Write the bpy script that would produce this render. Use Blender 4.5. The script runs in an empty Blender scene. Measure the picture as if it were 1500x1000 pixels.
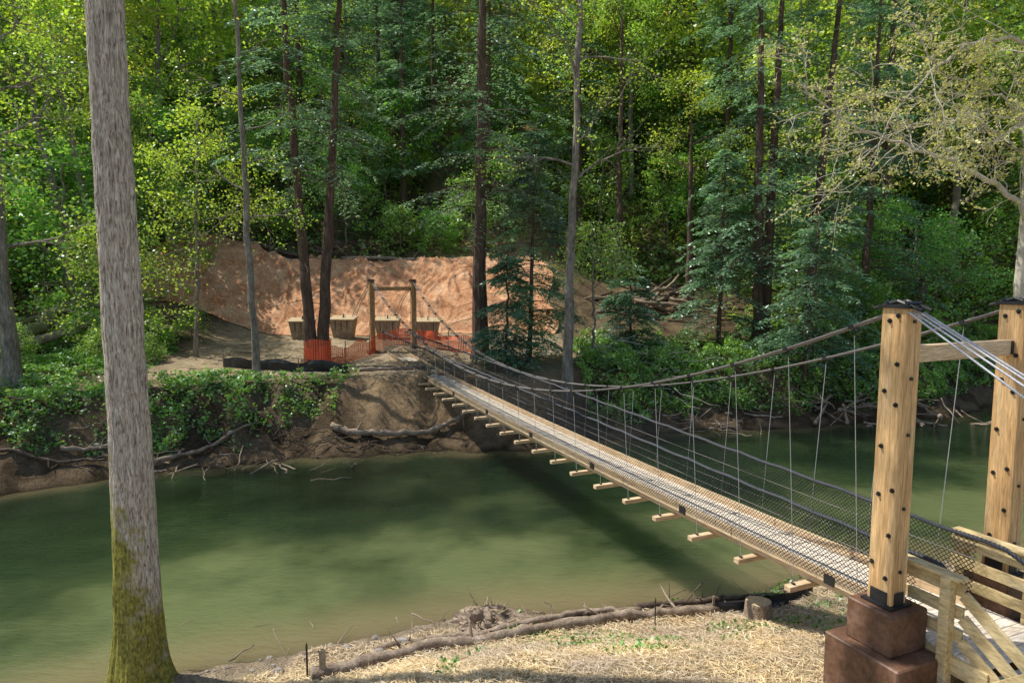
import bpy, math, random
import numpy as np
from mathutils import Vector, Matrix, noise as mnoise

rng = np.random.default_rng(7)
random.seed(7)
scene = bpy.context.scene
COL = scene.collection

# ------------------------------------------------------------------ materials
def new_mat(name):
    m = bpy.data.materials.new(name); m.use_nodes = True
    nt = m.node_tree; nt.nodes.clear()
    out = nt.nodes.new('ShaderNodeOutputMaterial')
    return m, nt, out

def N(nt, typ, **kw):
    n = nt.nodes.new(typ)
    for k, v in kw.items():
        if k.startswith('i_'):
            n.inputs[k[2:].replace('_', ' ')].default_value = v
        else:
            setattr(n, k, v)
    return n

def ramp(nt, stops):
    r = nt.nodes.new('ShaderNodeValToRGB')
    e = r.color_ramp.elements
    while len(e) < len(stops): e.new(0.5)
    for el, (p, c) in zip(e, stops):
        el.position = p; el.color = (c[0], c[1], c[2], 1)
    return r

def coords(nt, scale=(1, 1, 1)):
    tc = nt.nodes.new('ShaderNodeTexCoord')
    mp = nt.nodes.new('ShaderNodeMapping')
    mp.inputs['Scale'].default_value = scale
    nt.links.new(tc.outputs['Object'], mp.inputs['Vector'])
    return mp.outputs['Vector']

def noise_node(nt, vec, scale, detail=4, rough=.55):
    n = nt.nodes.new('ShaderNodeTexNoise')
    n.inputs['Scale'].default_value = scale
    n.inputs['Detail'].default_value = detail
    n.inputs['Roughness'].default_value = rough
    nt.links.new(vec, n.inputs['Vector'])
    return n

def mix_rgb(nt, fac, a, b, blend='MIX'):
    m = nt.nodes.new('ShaderNodeMix'); m.data_type = 'RGBA'; m.blend_type = blend
    for s, v in ((m.inputs[0], fac), (m.inputs[6], a), (m.inputs[7], b)):
        if hasattr(v, 'default_value') or hasattr(v, 'is_output'):
            nt.links.new(v, s)
        else:
            s.default_value = v if not isinstance(v, tuple) else (*v, 1) if len(v) == 3 else v
    return m.outputs[2]

def generic(name, stops, scale=4, stretch=(1, 1, 1), rough=.8, bump=.3, bdist=.02, fine=None, spec=.3, metal=0):
    m, nt, out = new_mat(name)
    v = coords(nt, stretch)
    n1 = noise_node(nt, v, scale, 4, .6)
    r = ramp(nt, stops); nt.links.new(n1.outputs['Fac'], r.inputs[0])
    col = r.outputs[0]
    h = n1.outputs['Fac']
    if fine:
        n2 = noise_node(nt, v, fine, 3, .7)
        r2 = ramp(nt, [(.3, (.55, .55, .55)), (.7, (1.2, 1.2, 1.2))])
        nt.links.new(n2.outputs['Fac'], r2.inputs[0])
        col = mix_rgb(nt, 1.0, col, r2.outputs[0], 'MULTIPLY')
        h = n2.outputs['Fac']
    p = N(nt, 'ShaderNodeBsdfPrincipled')
    p.inputs['Roughness'].default_value = rough
    p.inputs['Metallic'].default_value = metal
    p.inputs['Specular IOR Level'].default_value = spec
    nt.links.new(col, p.inputs['Base Color'])
    if bump:
        b = N(nt, 'ShaderNodeBump'); b.inputs['Strength'].default_value = bump
        b.inputs['Distance'].default_value = bdist
        nt.links.new(h, b.inputs['Height']); nt.links.new(b.outputs[0], p.inputs['Normal'])
    nt.links.new(p.outputs[0], out.inputs[0])
    return m

def leaf_mat(name, stops, trans=.45, dark=.45, nscale=.5, gloss=.05, tint=(1.35, 1.3, .55)):
    m, nt, out = new_mat(name)
    g = N(nt, 'ShaderNodeNewGeometry')
    oi = N(nt, 'ShaderNodeObjectInfo')
    r = ramp(nt, stops); nt.links.new(g.outputs['Random Per Island'], r.inputs[0])
    n = noise_node(nt, g.outputs['Position'], nscale, 1)
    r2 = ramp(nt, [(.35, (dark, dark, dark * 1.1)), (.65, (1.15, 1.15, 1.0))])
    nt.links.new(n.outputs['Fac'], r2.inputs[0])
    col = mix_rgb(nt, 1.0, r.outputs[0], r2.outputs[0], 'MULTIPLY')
    hs = N(nt, 'ShaderNodeHueSaturation')
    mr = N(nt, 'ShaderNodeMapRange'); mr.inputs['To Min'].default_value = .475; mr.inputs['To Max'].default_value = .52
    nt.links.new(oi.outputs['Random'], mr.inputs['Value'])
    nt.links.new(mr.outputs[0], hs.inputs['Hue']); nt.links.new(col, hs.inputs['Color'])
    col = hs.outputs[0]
    p = N(nt, 'ShaderNodeBsdfDiffuse')
    nt.links.new(col, p.inputs['Color'])
    t = N(nt, 'ShaderNodeBsdfTranslucent')
    tcol = mix_rgb(nt, 1.0, col, tint, 'MULTIPLY')
    nt.links.new(tcol, t.inputs['Color'])
    mx = N(nt, 'ShaderNodeMixShader'); mx.inputs[0].default_value = trans
    nt.links.new(p.outputs[0], mx.inputs[1]); nt.links.new(t.outputs[0], mx.inputs[2])
    gl = N(nt, 'ShaderNodeBsdfGlossy'); gl.inputs['Roughness'].default_value = .42; gl.inputs['Color'].default_value = (.9, .95, 1, 1)
    mg = N(nt, 'ShaderNodeMixShader'); mg.inputs[0].default_value = gloss
    nt.links.new(mx.outputs[0], mg.inputs[1]); nt.links.new(gl.outputs[0], mg.inputs[2])
    nt.links.new(mg.outputs[0], out.inputs[0])
    return m

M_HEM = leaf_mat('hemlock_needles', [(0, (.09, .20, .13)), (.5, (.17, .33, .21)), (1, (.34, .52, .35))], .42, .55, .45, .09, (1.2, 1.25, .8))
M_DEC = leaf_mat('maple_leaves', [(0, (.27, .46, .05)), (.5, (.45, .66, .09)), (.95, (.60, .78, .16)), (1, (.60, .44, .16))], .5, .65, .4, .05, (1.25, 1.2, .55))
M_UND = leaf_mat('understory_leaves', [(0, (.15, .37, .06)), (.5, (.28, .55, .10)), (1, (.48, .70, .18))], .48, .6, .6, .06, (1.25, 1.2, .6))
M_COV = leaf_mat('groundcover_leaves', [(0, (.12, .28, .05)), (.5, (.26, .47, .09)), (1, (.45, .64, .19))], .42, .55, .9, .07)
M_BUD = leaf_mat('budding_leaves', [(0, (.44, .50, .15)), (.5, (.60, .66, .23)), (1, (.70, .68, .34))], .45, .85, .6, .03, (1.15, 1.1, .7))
M_BARKD = generic('hemlock_bark', [(.3, (.065, .044, .032)), (.6, (.16, .105, .078)), (.8, (.28, .20, .155))], 6, (1, 1, .25), .95, .8, .04, 22)
M_BARKL = generic('grey_bark', [(.3, (.15, .125, .10)), (.6, (.30, .26, .205)), (.8, (.46, .42, .34))], 5, (1, 1, .25), .95, .6, .03, 20)
M_TWIG = generic('pale_twigs', [(.3, (.36, .32, .25)), (.7, (.60, .56, .45))], 5, (1, 1, 1), .9, .2)
M_LOG = generic('driftwood', [(.3, (.19, .14, .095)), (.6, (.40, .31, .225)), (.8, (.57, .48, .38))], 5, (1, 1, 1), .9, .6, .03, 25)
M_LOGD = generic('dark_log', [(.3, (.05, .035, .025)), (.7, (.18, .135, .095))], 5, (1, 1, 1), .9, .6, .03, 20)
M_LOGM = generic('mossy_log', [(.3, (.09, .11, .03)), (.5, (.19, .20, .075)), (.75, (.32, .28, .20))], 3, (1, 1, 1), .9, .6, .03, 20)
M_CUT = generic('cut_wood', [(.3, (.45, .33, .19)), (.7, (.66, .52, .33))], 9, (1, 1, 1), .85, .2, .01, 40)

def wood(name, stretch, stops=None, rough=.65):
    return generic(name, stops or [(.25, (.56, .38, .21)), (.5, (.74, .55, .34)), (.75, (.84, .67, .46))], 9, stretch, rough, .25, .004, 45, .3)
M_WX = wood('timber_across', (.12, 1, 1))
M_WY = wood('timber_along', (1, .08, 1))
M_WZ = wood('timber_upright', (1, 1, .08), [(.25, (.54, .29, .11)), (.5, (.76, .48, .22)), (.75, (.85, .61, .34))])
M_WZD = wood('timber_upright_dark', (1, 1, .1), [(.25, (.32, .17, .075)), (.5, (.48, .28, .13)), (.75, (.60, .38, .2))])  # darker tone of the upright timber, for the far tower
M_PLANK = wood('deck_planks', (.15, 1, 1), [(.25, (.70, .59, .45)), (.5, (.84, .74, .60)), (.8, (.90, .83, .71))], .8)
M_FENCE = wood('treated_timber', (.6, .15, .6), [(.25, (.54, .38, .16)), (.5, (.71, .55, .28)), (.75, (.81, .67, .40))])
M_BLACK = generic('black_steel', [(.3, (.012, .012, .013)), (.7, (.03, .03, .032))], 9, (1, 1, 1), .45, .1, .005, None, .5)
M_ROPE = generic('black_rope', [(.3, (.018, .02, .025)), (.7, (.06, .065, .08))], 30, (1, 1, 1), .5, .3, .004, None, .5)
M_STEEL = generic('galvanised_cable', [(.3, (.40, .41, .43)), (.7, (.70, .71, .73))], 60, (1, 1, 1), .4, .3, .003, None, .5, .4)
M_STEELD = generic('steel_cable', [(.3, (.09, .08, .08)), (.7, (.26, .24, .23))], 60, (1, 1, 1), .5, .3, .003, None, .5, .2)
M_BLOCK = generic('brown_coated_footing', [(.3, (.12, .06, .034)), (.55, (.19, .10, .06)), (.75, (.27, .16, .11))], 3, (1, 1, 1), .5, .2, .006, 14, .4)
M_ABLOCK = generic('weathered_block', [(.3, (.24, .17, .11)), (.7, (.40, .30, .20))], 3, (1, 1, 1), .8, .2, .006, 14, .3)
M_SILT = generic('silt_fence_fabric', [(.3, (.01, .011, .013)), (.7, (.03, .032, .036))], 5, (1, 1, .3), .5, .5, .03, None, .4)
M_BLANK = generic('erosion_blanket_fabric', [(.3, (.44, .20, .10)), (.5, (.64, .34, .185)), (.7, (.77, .48, .29))], 1.1, (1, 1, 1), .95, .7, .07, 9, .1)
M_STRAW = leaf_mat('straw_blades', [(0, (.52, .40, .20)), (.5, (.78, .65, .38)), (1, (.90, .82, .58))], .2, .8, .8, .04, (1.1, 1.05, .8))
M_ROCK = generic('rock', [(.3, (.20, .17, .14)), (.7, (.46, .41, .35))], 4, (1, 1, 1), .9, .6, .02, 20)

def hero_bark():
    m, nt, out = new_mat('ridged_bark_mossy')
    v = coords(nt, (1, 1, .17))
    n1 = noise_node(nt, v, 42, 5, .62); n1.inputs['Distortion'].default_value = .9
    r = ramp(nt, [(.34, (.17, .13, .10)), (.45, (.42, .355, .285)), (.56, (.64, .575, .475)), (.72, (.82, .77, .67))])
    nt.links.new(n1.outputs['Fac'], r.inputs[0])
    v2 = coords(nt, (1, 1, 1)); n2 = noise_node(nt, v2, 2.2, 5, .7)
    v3 = coords(nt, (1, 1, .5)); n3 = noise_node(nt, v3, 30, 3, .6)
    sep = N(nt, 'ShaderNodeSeparateXYZ'); tc = N(nt, 'ShaderNodeTexCoord')
    nt.links.new(tc.outputs['Object'], sep.inputs[0])
    mr = N(nt, 'ShaderNodeMapRange'); mr.inputs['From Min'].default_value = 5.0; mr.inputs['From Max'].default_value = .0
    mr.inputs['To Min'].default_value = -.20; mr.inputs['To Max'].default_value = .46
    nt.links.new(sep.outputs['Z'], mr.inputs['Value'])
    fx = N(nt, 'ShaderNodeMath', operation='MULTIPLY_ADD'); fx.inputs[1].default_value = -.35; fx.inputs[2].default_value = 0
    nt.links.new(sep.outputs['X'], fx.inputs[0])
    a0 = N(nt, 'ShaderNodeMath', operation='ADD'); nt.links.new(mr.outputs[0], a0.inputs[0]); nt.links.new(fx.outputs[0], a0.inputs[1])
    a = N(nt, 'ShaderNodeMath', operation='ADD'); nt.links.new(a0.outputs[0], a.inputs[0]); nt.links.new(n2.outputs['Fac'], a.inputs[1])
    mk = ramp(nt, [(.56, (0, 0, 0)), (.72, (.92, .92, .92))]); nt.links.new(a.outputs[0], mk.inputs[0])
    ms = ramp(nt, [(.3, (.09, .085, .012)), (.5, (.28, .265, .035)), (.7, (.48, .44, .08))]); nt.links.new(n3.outputs['Fac'], ms.inputs[0])
    col = mix_rgb(nt, mk.outputs[0], r.outputs[0], ms.outputs[0])
    p = N(nt, 'ShaderNodeBsdfPrincipled'); p.inputs['Roughness'].default_value = .95; p.inputs['Specular IOR Level'].default_value = .15
    nt.links.new(col, p.inputs['Base Color'])
    b = N(nt, 'ShaderNodeBump'); b.inputs['Strength'].default_value = 1.0; b.inputs['Distance'].default_value = .03
    nt.links.new(n1.outputs['Fac'], b.inputs['Height']); nt.links.new(b.outputs[0], p.inputs['Normal'])
    nt.links.new(p.outputs[0], out.inputs[0])
    return m
M_HERO = hero_bark()

def net_mat(name, color, cell, wire, diamond=True, rough=.5, spec=.5):
    m, nt, out = new_mat(name)
    uv = N(nt, 'ShaderNodeUVMap'); sep = N(nt, 'ShaderNodeSeparateXYZ'); nt.links.new(uv.outputs[0], sep.inputs[0])
    def math_(op, a, b=None):
        n = N(nt, 'ShaderNodeMath', operation=op)
        for i, q in enumerate((a, b)):
            if q is None: continue
            if isinstance(q, (int, float)): n.inputs[i].default_value = q
            else: nt.links.new(q, n.inputs[i])
        return n.outputs[0]
    u, v = sep.outputs['X'], sep.outputs['Y']
    if diamond:
        a = math_('ADD', u, v); b = math_('SUBTRACT', u, v)
    else: a, b = u, v
    fa = math_('FRACT', math_('DIVIDE', a, cell)); fb = math_('FRACT', math_('DIVIDE', b, cell))
    la = math_('LESS_THAN', fa, wire / cell); lb = math_('LESS_THAN', fb, wire / cell)
    mk = math_('MAXIMUM', la, lb)
    p = N(nt, 'ShaderNodeBsdfPrincipled'); p.inputs['Base Color'].default_value = (*color, 1); p.inputs['Roughness'].default_value = rough
    p.inputs['Specular IOR Level'].default_value = spec
    t = N(nt, 'ShaderNodeBsdfTransparent'); mx = N(nt, 'ShaderNodeMixShader')
    nt.links.new(mk, mx.inputs[0]); nt.links.new(t.outputs[0], mx.inputs[1]); nt.links.new(p.outputs[0], mx.inputs[2])
    nt.links.new(mx.outputs[0], out.inputs[0])
    return m
M_NET = net_mat('chain_link_mesh', (.012, .015, .018), .062, .0115, True, .7, .15)
M_ORANGE = net_mat('orange_safety_net', (.88, .14, .05), .09, .036, False)

# ------------------------------------------------------------------ mesh builder (all quads)
class MB:
    def __init__(s): s.V = []; s.Q = []; s.M = []; s.n = 0; s.UV = []
    def add(s, V, Q, mat=0, uv=None):
        V = np.asarray(V, dtype=np.float64).reshape(-1, 3); Q = np.asarray(Q, dtype=np.int64).reshape(-1, 4)
        s.V.append(V); s.Q.append(Q + s.n); s.M.append(np.full(len(Q), mat, dtype=np.int32)); s.n += len(V)
        s.UV.append(np.zeros((len(V), 2)) if uv is None else np.asarray(uv))
    def box(s, c, size, R=None, mat=0, jit=0):
        sx, sy, sz = [q / 2 for q in size]
        v = np.array([[-sx, -sy, -sz], [sx, -sy, -sz], [sx, sy, -sz], [-sx, sy, -sz], [-sx, -sy, sz], [sx, -sy, sz], [sx, sy, sz], [-sx, sy, sz]])
        if R is not None: v = v @ np.array(R).T
        s.add(v + np.array(c), [[0, 3, 2, 1], [4, 5, 6, 7], [0, 1, 5, 4], [1, 2, 6, 5], [2, 3, 7, 6], [3, 0, 4, 7]], mat)
    def tube(s, P, r, sides=6, mat=0, caps=False):
        P = np.asarray(P, dtype=float); n = len(P)
        r = np.broadcast_to(np.asarray(r, dtype=float), (n,)).copy()
        if caps:
            P = np.vstack([P[0], P, P[-1]]); r = np.concatenate([[1e-4], r, [1e-4]]); n += 2
        T = np.gradient(P, axis=0)
        T = T / (np.linalg.norm(T, axis=1, keepdims=True) + 1e-9)
        if caps: T[0] = T[1] = T[2] if n > 4 else T[1]; T[-1] = T[-2] = T[-3] if n > 4 else T[-2]
        mean = T.mean(axis=0)
        ref = np.array([0, 0, 1.]) if abs(mean[2]) < .8 else np.array([1., 0, 0])
        A = np.cross(T, ref); A /= (np.linalg.norm(A, axis=1, keepdims=True) + 1e-9)
        B = np.cross(T, A)
        th = np.arange(sides) * 2 * np.pi / sides
        V = P[:, None, :] + r[:, None, None] * (np.cos(th)[None, :, None] * A[:, None, :] + np.sin(th)[None, :, None] * B[:, None, :])
        i = np.arange(n - 1)[:, None]; j = np.arange(sides)[None, :]; j2 = (j + 1) % sides
        Q = np.stack([i * sides + j, i * sides + j2, (i + 1) * sides + j2, (i + 1) * sides + j], axis=-1).reshape(-1, 4)
        s.add(V.reshape(-1, 3), Q, mat)
    def cyl(s, a, b, r, sides=10, mat=0): s.tube([a, b], [r, r], sides, mat, True)
    def leaves(s, C, U, W, L, Wd, mat=0):
        C = np.asarray(C); n = len(C)
        if n == 0: return
        L = np.broadcast_to(L, (n,))[:, None]; Wd = np.broadcast_to(Wd, (n,))[:, None]
        V = np.stack([C - U * L / 2, C + W * Wd / 2 - U * L * .08, C + U * L / 2, C - W * Wd / 2 - U * L * .08], axis=1).reshape(-1, 3)
        s.add(V, np.arange(4 * n).reshape(-1, 4), mat)
    def build(s, name, mats, parent=None, smooth=False, link=True, uv=False, bevel=0):
        V = np.concatenate(s.V); Q = np.concatenate(s.Q); M = np.concatenate(s.M)
        me = bpy.data.meshes.new(name)
        me.vertices.add(len(V)); me.vertices.foreach_set('co', V.astype(np.float32).ravel())
        me.loops.add(len(Q) * 4); me.loops.foreach_set('vertex_index', Q.astype(np.int32).ravel())
        me.polygons.add(len(Q)); me.polygons.foreach_set('loop_start', (np.arange(len(Q)) * 4).astype(np.int32))
        for m in mats: me.materials.append(m)
        me.polygons.foreach_set('material_index', M)
        if uv:
            UV = np.concatenate(s.UV); l = me.uv_layers.new(name='UVMap')
            l.data.foreach_set('uv', UV[Q.ravel()].astype(np.float32).ravel())
        me.update(calc_edges=True)
        me.polygons.foreach_set('use_smooth', np.full(len(Q), smooth))
        ob = bpy.data.objects.new(name, me)
        if link: COL.objects.link(ob)
        if parent: ob.parent = parent
        if bevel:
            md = ob.modifiers.new('Bevel', 'BEVEL'); md.width = bevel; md.segments = 1; md.limit_method = 'ANGLE'
        return ob

def empty(name, loc=(0, 0, 0), rz=0):
    e = bpy.data.objects.new(name, None); COL.objects.link(e); e.location = loc; e.rotation_euler = (0, 0, rz); e.empty_display_size = .2
    return e

def unit(v): return v / (np.linalg.norm(v, axis=-1, keepdims=True) + 1e-9)
def rand_frames(n, r, flat=0.0):
    U = r.normal(size=(n, 3)); U[:, 2] *= (1 - flat); U = unit(U)
    X = r.normal(size=(n, 3)); X[:, 2] *= (1 - flat); W = unit(np.cross(U, np.cross(X, U)))
    return U, W

# ------------------------------------------------------------------ terrain
def vnoise(x, y, seed=0):
    x = np.asarray(x, float); y = np.asarray(y, float)
    xi = np.floor(x); yi = np.floor(y); fx = x - xi; fy = y - yi
    def h(a, b):
        q = np.sin(a * 127.1 + b * 311.7 + seed * 74.7) * 43758.5453
        return q - np.floor(q)
    fx = fx * fx * (3 - 2 * fx); fy = fy * fy * (3 - 2 * fy)
    return (h(xi, yi) * (1 - fx) + h(xi + 1, yi) * fx) * (1 - fy) + (h(xi, yi + 1) * (1 - fx) + h(xi + 1, yi + 1) * fx) * fy
def fbm(x, y, seed=0, o=4):
    s = 0; a = .5; t = 0
    for k in range(o):
        s = s + a * vnoise(x * 2 ** k, y * 2 ** k, seed + k); t += a; a *= .5
    return s / t
def ss(a, b, x):
    t = np.clip((np.asarray(x, float) - a) / (b - a), 0, 1); return t * t * (3 - 2 * t)

FX = [-200, -40, -20, -14.1, -12.1, -8.8, -3.5, .7, 6.5, 12.3, 18, 21.4, 30, 50, 200]
FY = [-60, 6, 15.5, 18.3, 19.6, 21.4, 22.6, 23.6, 25.6, 26.8, 28.1, 30.5, 36, 44, 90]
NX = [-200, -30, -12, -7, -5, -3, -.6, 3.9, 6.2, 10, 20, 40, 200]
NY = [-90, -4, 6.5, 9.0, 10.0, 10.7, 11.5, 12.4, 13.1, 14.0, 17, 25, 70]
def yF(x): return np.interp(x, FX, FY) + .7 * (vnoise(np.asarray(x) * .7, 0 * np.asarray(x), 3) - .5) + .45 * (vnoise(np.asarray(x) * 2.3, 0 * np.asarray(x), 5) - .5)
def yN(x): return np.interp(x, NX, NY) + .5 * (vnoise(np.asarray(x) * .9, 0 * np.asarray(x), 8) - .5) + .2 * (vnoise(np.asarray(x) * 3, 0 * np.asarray(x), 9) - .5)

def H(x, y):
    x = np.asarray(x, float); y = np.asarray(y, float)
    dF = y - yF(x); dN = yN(x) - y
    nz = fbm(x * .8, y * .8, 11, 4) - .5
    nf = fbm(x * 2.2, y * 2.2, 15, 3) - .5
    far = .3 * ss(0, .6, dF) + 1.9 * ss(.5, 3.3, dF) + .12 * ss(3, 8, dF) + .1 * np.clip(y - 30, 0, 6)
    left = ss(-12, -19, x)
    far = far + left * .13 * np.clip(y - 23, 0, 13)
    w = ss(2, 7, x)
    hillL = .72 * np.clip(y - 36.2, 0, 5) + .05 * np.clip(y - 41.2, 0, 1.5) + .72 * np.clip(y - 42.7, 0, 75)
    hillR = .33 * np.clip(y - 36, 0, 8) + .72 * np.clip(y - 44, 0, 75)
    far = far + hillL * (1 - w) + hillR * w
    far = far + nz * (.25 * ss(.3, 2, dF) + .9 * ss(43, 50, y)) + nf * .5 * ss(.2, 1, dF) * (1 - ss(2.8, 3.6, dF))
    near = .32 * ss(0, .7, dN) + 1.1 * ss(.7, 5.2, dN) + nz * .16 * ss(.2, 1.5, dN)
    wat = -1.2 * np.clip(np.minimum(-dF, -dN) * .5, 0, 1)
    return np.where(dF > 0, far, np.where(dN > 0, near, wat))

def terrain_color(x, y):
    dF = y - yF(x); dN = yN(x) - y
    n = fbm(x * .5, y * .5, 21, 4); n2 = fbm(x * 1.7, y * 1.7, 25, 3)
    def c(*a): return np.array(a)[None, :]
    def mixc(col, m, t): return col * (1 - m[:, None]) + t * m[:, None]
    soil = np.where((n2 > .5)[:, None], c(.25, .185, .12), c(.12, .09, .06))
    far = soil
    bare = ss(-7.0, -4.5, x) * (1 - ss(1.0, 3.5, x)) * ss(.8, 2, dF)
    far = mixc(far, bare * ss(.3, .55, n + .1), c(.50, .36, .215))
    flat = ss(2.8, 4.2, dF) * (1 - ss(37, 38, y)) * ss(-16, -13, x) * (1 - ss(1.5, 3.5, x))
    far = mixc(far, flat, c(.68, .55, .38))
    far = mixc(far, flat * ss(.5, .65, n2) * .45, c(.36, .26, .16))
    rfl = ss(33, 36, y + 3 * (n - .5)) * (1 - ss(43, 44.5, y)) * ss(2, 4, x) * (1 - ss(15, 19, x))
    far = mixc(far, rfl * .8 * ss(.3, .6, n2 + .1), c(.30, .225, .14))
    trail = ss(43.5, 44.2, y) * (1 - ss(46, 46.6, y)) * ss(17, 20, x)
    far = mixc(far, trail, c(.48, .40, .28))
    grn = ss(43, 46, y) * ss(.42, .6, n)
    far = mixc(far, grn * .6, c(.08, .13, .04))
    near = np.broadcast_to(c(.72, .60, .38), (len(x), 3)).copy()
    near = mixc(near, ss(.5, .68, n2) * .5, c(.50, .39, .24))
    shore = 1 - ss(.7, 1.6, dN + .8 * (n - .5))
    near = mixc(near, shore, c(.46, .37, .27))
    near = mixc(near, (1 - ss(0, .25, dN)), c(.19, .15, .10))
    near = mixc(near, ss(4.0, 1.0, x) * ss(9.2, 8.2, y), c(.55, .45, .29))
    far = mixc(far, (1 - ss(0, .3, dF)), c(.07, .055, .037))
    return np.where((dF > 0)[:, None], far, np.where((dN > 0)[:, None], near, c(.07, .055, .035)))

def axis(segs):
    a = []
    for lo, hi, st in segs: a += list(np.arange(lo, hi, st))
    a.append(segs[-1][1]); return np.array(a)
gx = axis([(-200, -60, 10), (-60, -26, 1.0), (-26, 24, .2), (24, 60, 1.0), (60, 200, 10)])
gy = axis([(-120, -20, 10), (-20, 4, 1.0), (4, 46, .2), (46, 120, 1.0), (120, 260, 10)])
GX, GY = np.meshgrid(gx, gy)
fx, fy = GX.ravel(), GY.ravel()
tb = MB()
ii = np.arange(len(gy) - 1)[:, None]; jj = np.arange(len(gx) - 1)[None, :]; nx = len(gx)
Q = np.stack([ii * nx + jj, ii * nx + jj + 1, (ii + 1) * nx + jj + 1, (ii + 1) * nx + jj], -1).reshape(-1, 4)
tb.add(np.stack([fx, fy, H(fx, fy)], 1), Q)
def ground_mat():
    m, nt, out = new_mat('ground_soil')
    at = N(nt, 'ShaderNodeAttribute', attribute_name='Col')
    v = coords(nt); n1 = noise_node(nt, v, 3.5, 5, .7); n2 = noise_node(nt, v, 28, 3, .7)
    r1 = ramp(nt, [(.3, (.6, .6, .6)), (.7, (1.2, 1.17, 1.13))]); nt.links.new(n1.outputs['Fac'], r1.inputs[0])
    r2 = ramp(nt, [(.3, (.55, .53, .5)), (.65, (1.15, 1.15, 1.15))]); nt.links.new(n2.outputs['Fac'], r2.inputs[0])
    c = mix_rgb(nt, 1.0, at.outputs['Color'], r1.outputs[0], 'MULTIPLY'); c = mix_rgb(nt, 1.0, c, r2.outputs[0], 'MULTIPLY')
    p = N(nt, 'ShaderNodeBsdfDiffuse')
    nt.links.new(c, p.inputs['Color'])
    b = N(nt, 'ShaderNodeBump'); b.inputs['Strength'].default_value = .8; b.inputs['Distance'].default_value = .06
    nt.links.new(n2.outputs['Fac'], b.inputs['Height'])
    b0 = N(nt, 'ShaderNodeBump'); b0.inputs['Strength'].default_value = .6; b0.inputs['Distance'].default_value = .25
    nt.links.new(n1.outputs['Fac'], b0.inputs['Height']); nt.links.new(b0.outputs[0], b.inputs['Normal'])
    nt.links.new(b.outputs[0], p.inputs['Normal'])
    nt.links.new(p.outputs[0], out.inputs[0]); return m
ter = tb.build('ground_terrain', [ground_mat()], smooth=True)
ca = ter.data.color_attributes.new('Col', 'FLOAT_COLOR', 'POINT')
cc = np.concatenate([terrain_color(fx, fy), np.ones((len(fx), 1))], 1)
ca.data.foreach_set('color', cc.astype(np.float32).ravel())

# ------------------------------------------------------------------ river
def water_mat():
    m, nt, out = new_mat('river_water')
    v = coords(nt, (1, 1, 1))
    n1 = noise_node(nt, v, .26, 4, .55)
    at = N(nt, 'ShaderNodeAttribute', attribute_name='shallow'); a2 = N(nt, 'ShaderNodeAttribute', attribute_name='near_tone')
    ad = N(nt, 'ShaderNodeMath', operation='MULTIPLY_ADD'); ad.inputs[1].default_value = .36
    nt.links.new(a2.outputs['Fac'], ad.inputs[0]); nt.links.new(n1.outputs['Fac'], ad.inputs[2])
    r = ramp(nt, [(.36, (.008, .018, .009)), (.54, (.018, .034, .015)), (.68, (.045, .066, .026)), (.86, (.125, .148, .062))]); nt.links.new(ad.outputs[0], r.inputs[0])
    col = mix_rgb(nt, at.outputs['Fac'], r.outputs[0], (.22, .18, .09))
    p = N(nt, 'ShaderNodeBsdfPrincipled'); p.inputs['Roughness'].default_value = .02
    p.inputs['IOR'].default_value = 1.5
    p.subsurface_method = 'BURLEY'
    p.inputs['Subsurface Weight'].default_value = 1.0
    p.inputs['Subsurface Radius'].default_value = (.8, 1.0, .7)
    p.inputs['Subsurface Scale'].default_value = 1.6
    nt.links.new(col, p.inputs['Base Color'])
    va = coords(nt, (.7, 1.35, 1))
    na = noise_node(nt, va, 1.2, 3, .55); nb = noise_node(nt, va, 5.5, 3, .6); nc = noise_node(nt, va, 19, 2, .5)
    b1 = N(nt, 'ShaderNodeBump'); b1.inputs['Strength'].default_value = .5; b1.inputs['Distance'].default_value = .08
    nt.links.new(na.outputs['Fac'], b1.inputs['Height'])
    b2 = N(nt, 'ShaderNodeBump'); b2.inputs['Strength'].default_value = .6; b2.inputs['Distance'].default_value = .04
    nt.links.new(nb.outputs['Fac'], b2.inputs['Height']); nt.links.new(b1.outputs[0], b2.inputs['Normal'])
    b3 = N(nt, 'ShaderNodeBump'); b3.inputs['Strength'].default_value = .6; b3.inputs['Distance'].default_value = .015
    nt.links.new(nc.outputs['Fac'], b3.inputs['Height']); nt.links.new(b2.outputs[0], b3.inputs['Normal'])
    nt.links.new(b3.outputs[0], p.inputs['Normal'])
    nt.links.new(p.outputs[0], out.inputs[0]); return m
wb = MB()
wx = axis([(-200, -30, 10), (-30, 40, .5), (40, 200, 10)]); wy = axis([(-100, 0, 10), (0, 50, .5), (50, 100, 10)])
WX_, WY_ = np.meshgrid(wx, wy); nx = len(wx)
ii = np.arange(len(wy) - 1)[:, None]; jj = np.arange(nx - 1)[None, :]
wb.add(np.stack([WX_.ravel(), WY_.ravel(), 0 * WX_.ravel()], 1), np.stack([ii * nx + jj, ii * nx + jj + 1, (ii + 1) * nx + jj + 1, (ii + 1) * nx + jj], -1).reshape(-1, 4))
wat = wb.build('river_water', [water_mat()], smooth=True)
dn = WY_.ravel() - yN(WX_.ravel()); df = yF(WX_.ravel()) - WY_.ravel()
sh = np.clip(np.maximum(.85 * (1 - ss(0, 2.0, dn)), .5 * (1 - ss(0, 1.0, df))), 0, 1)
wat.data.attributes.new('shallow', 'FLOAT', 'POINT').data.foreach_set('value', sh.astype(np.float32))
wat.data.attributes.new('near_tone', 'FLOAT', 'POINT').data.foreach_set('value', (1 - ss(.5, 8.5, dn)).astype(np.float32))  # broad gradient: water colour gets lighter towards the near bank

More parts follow.
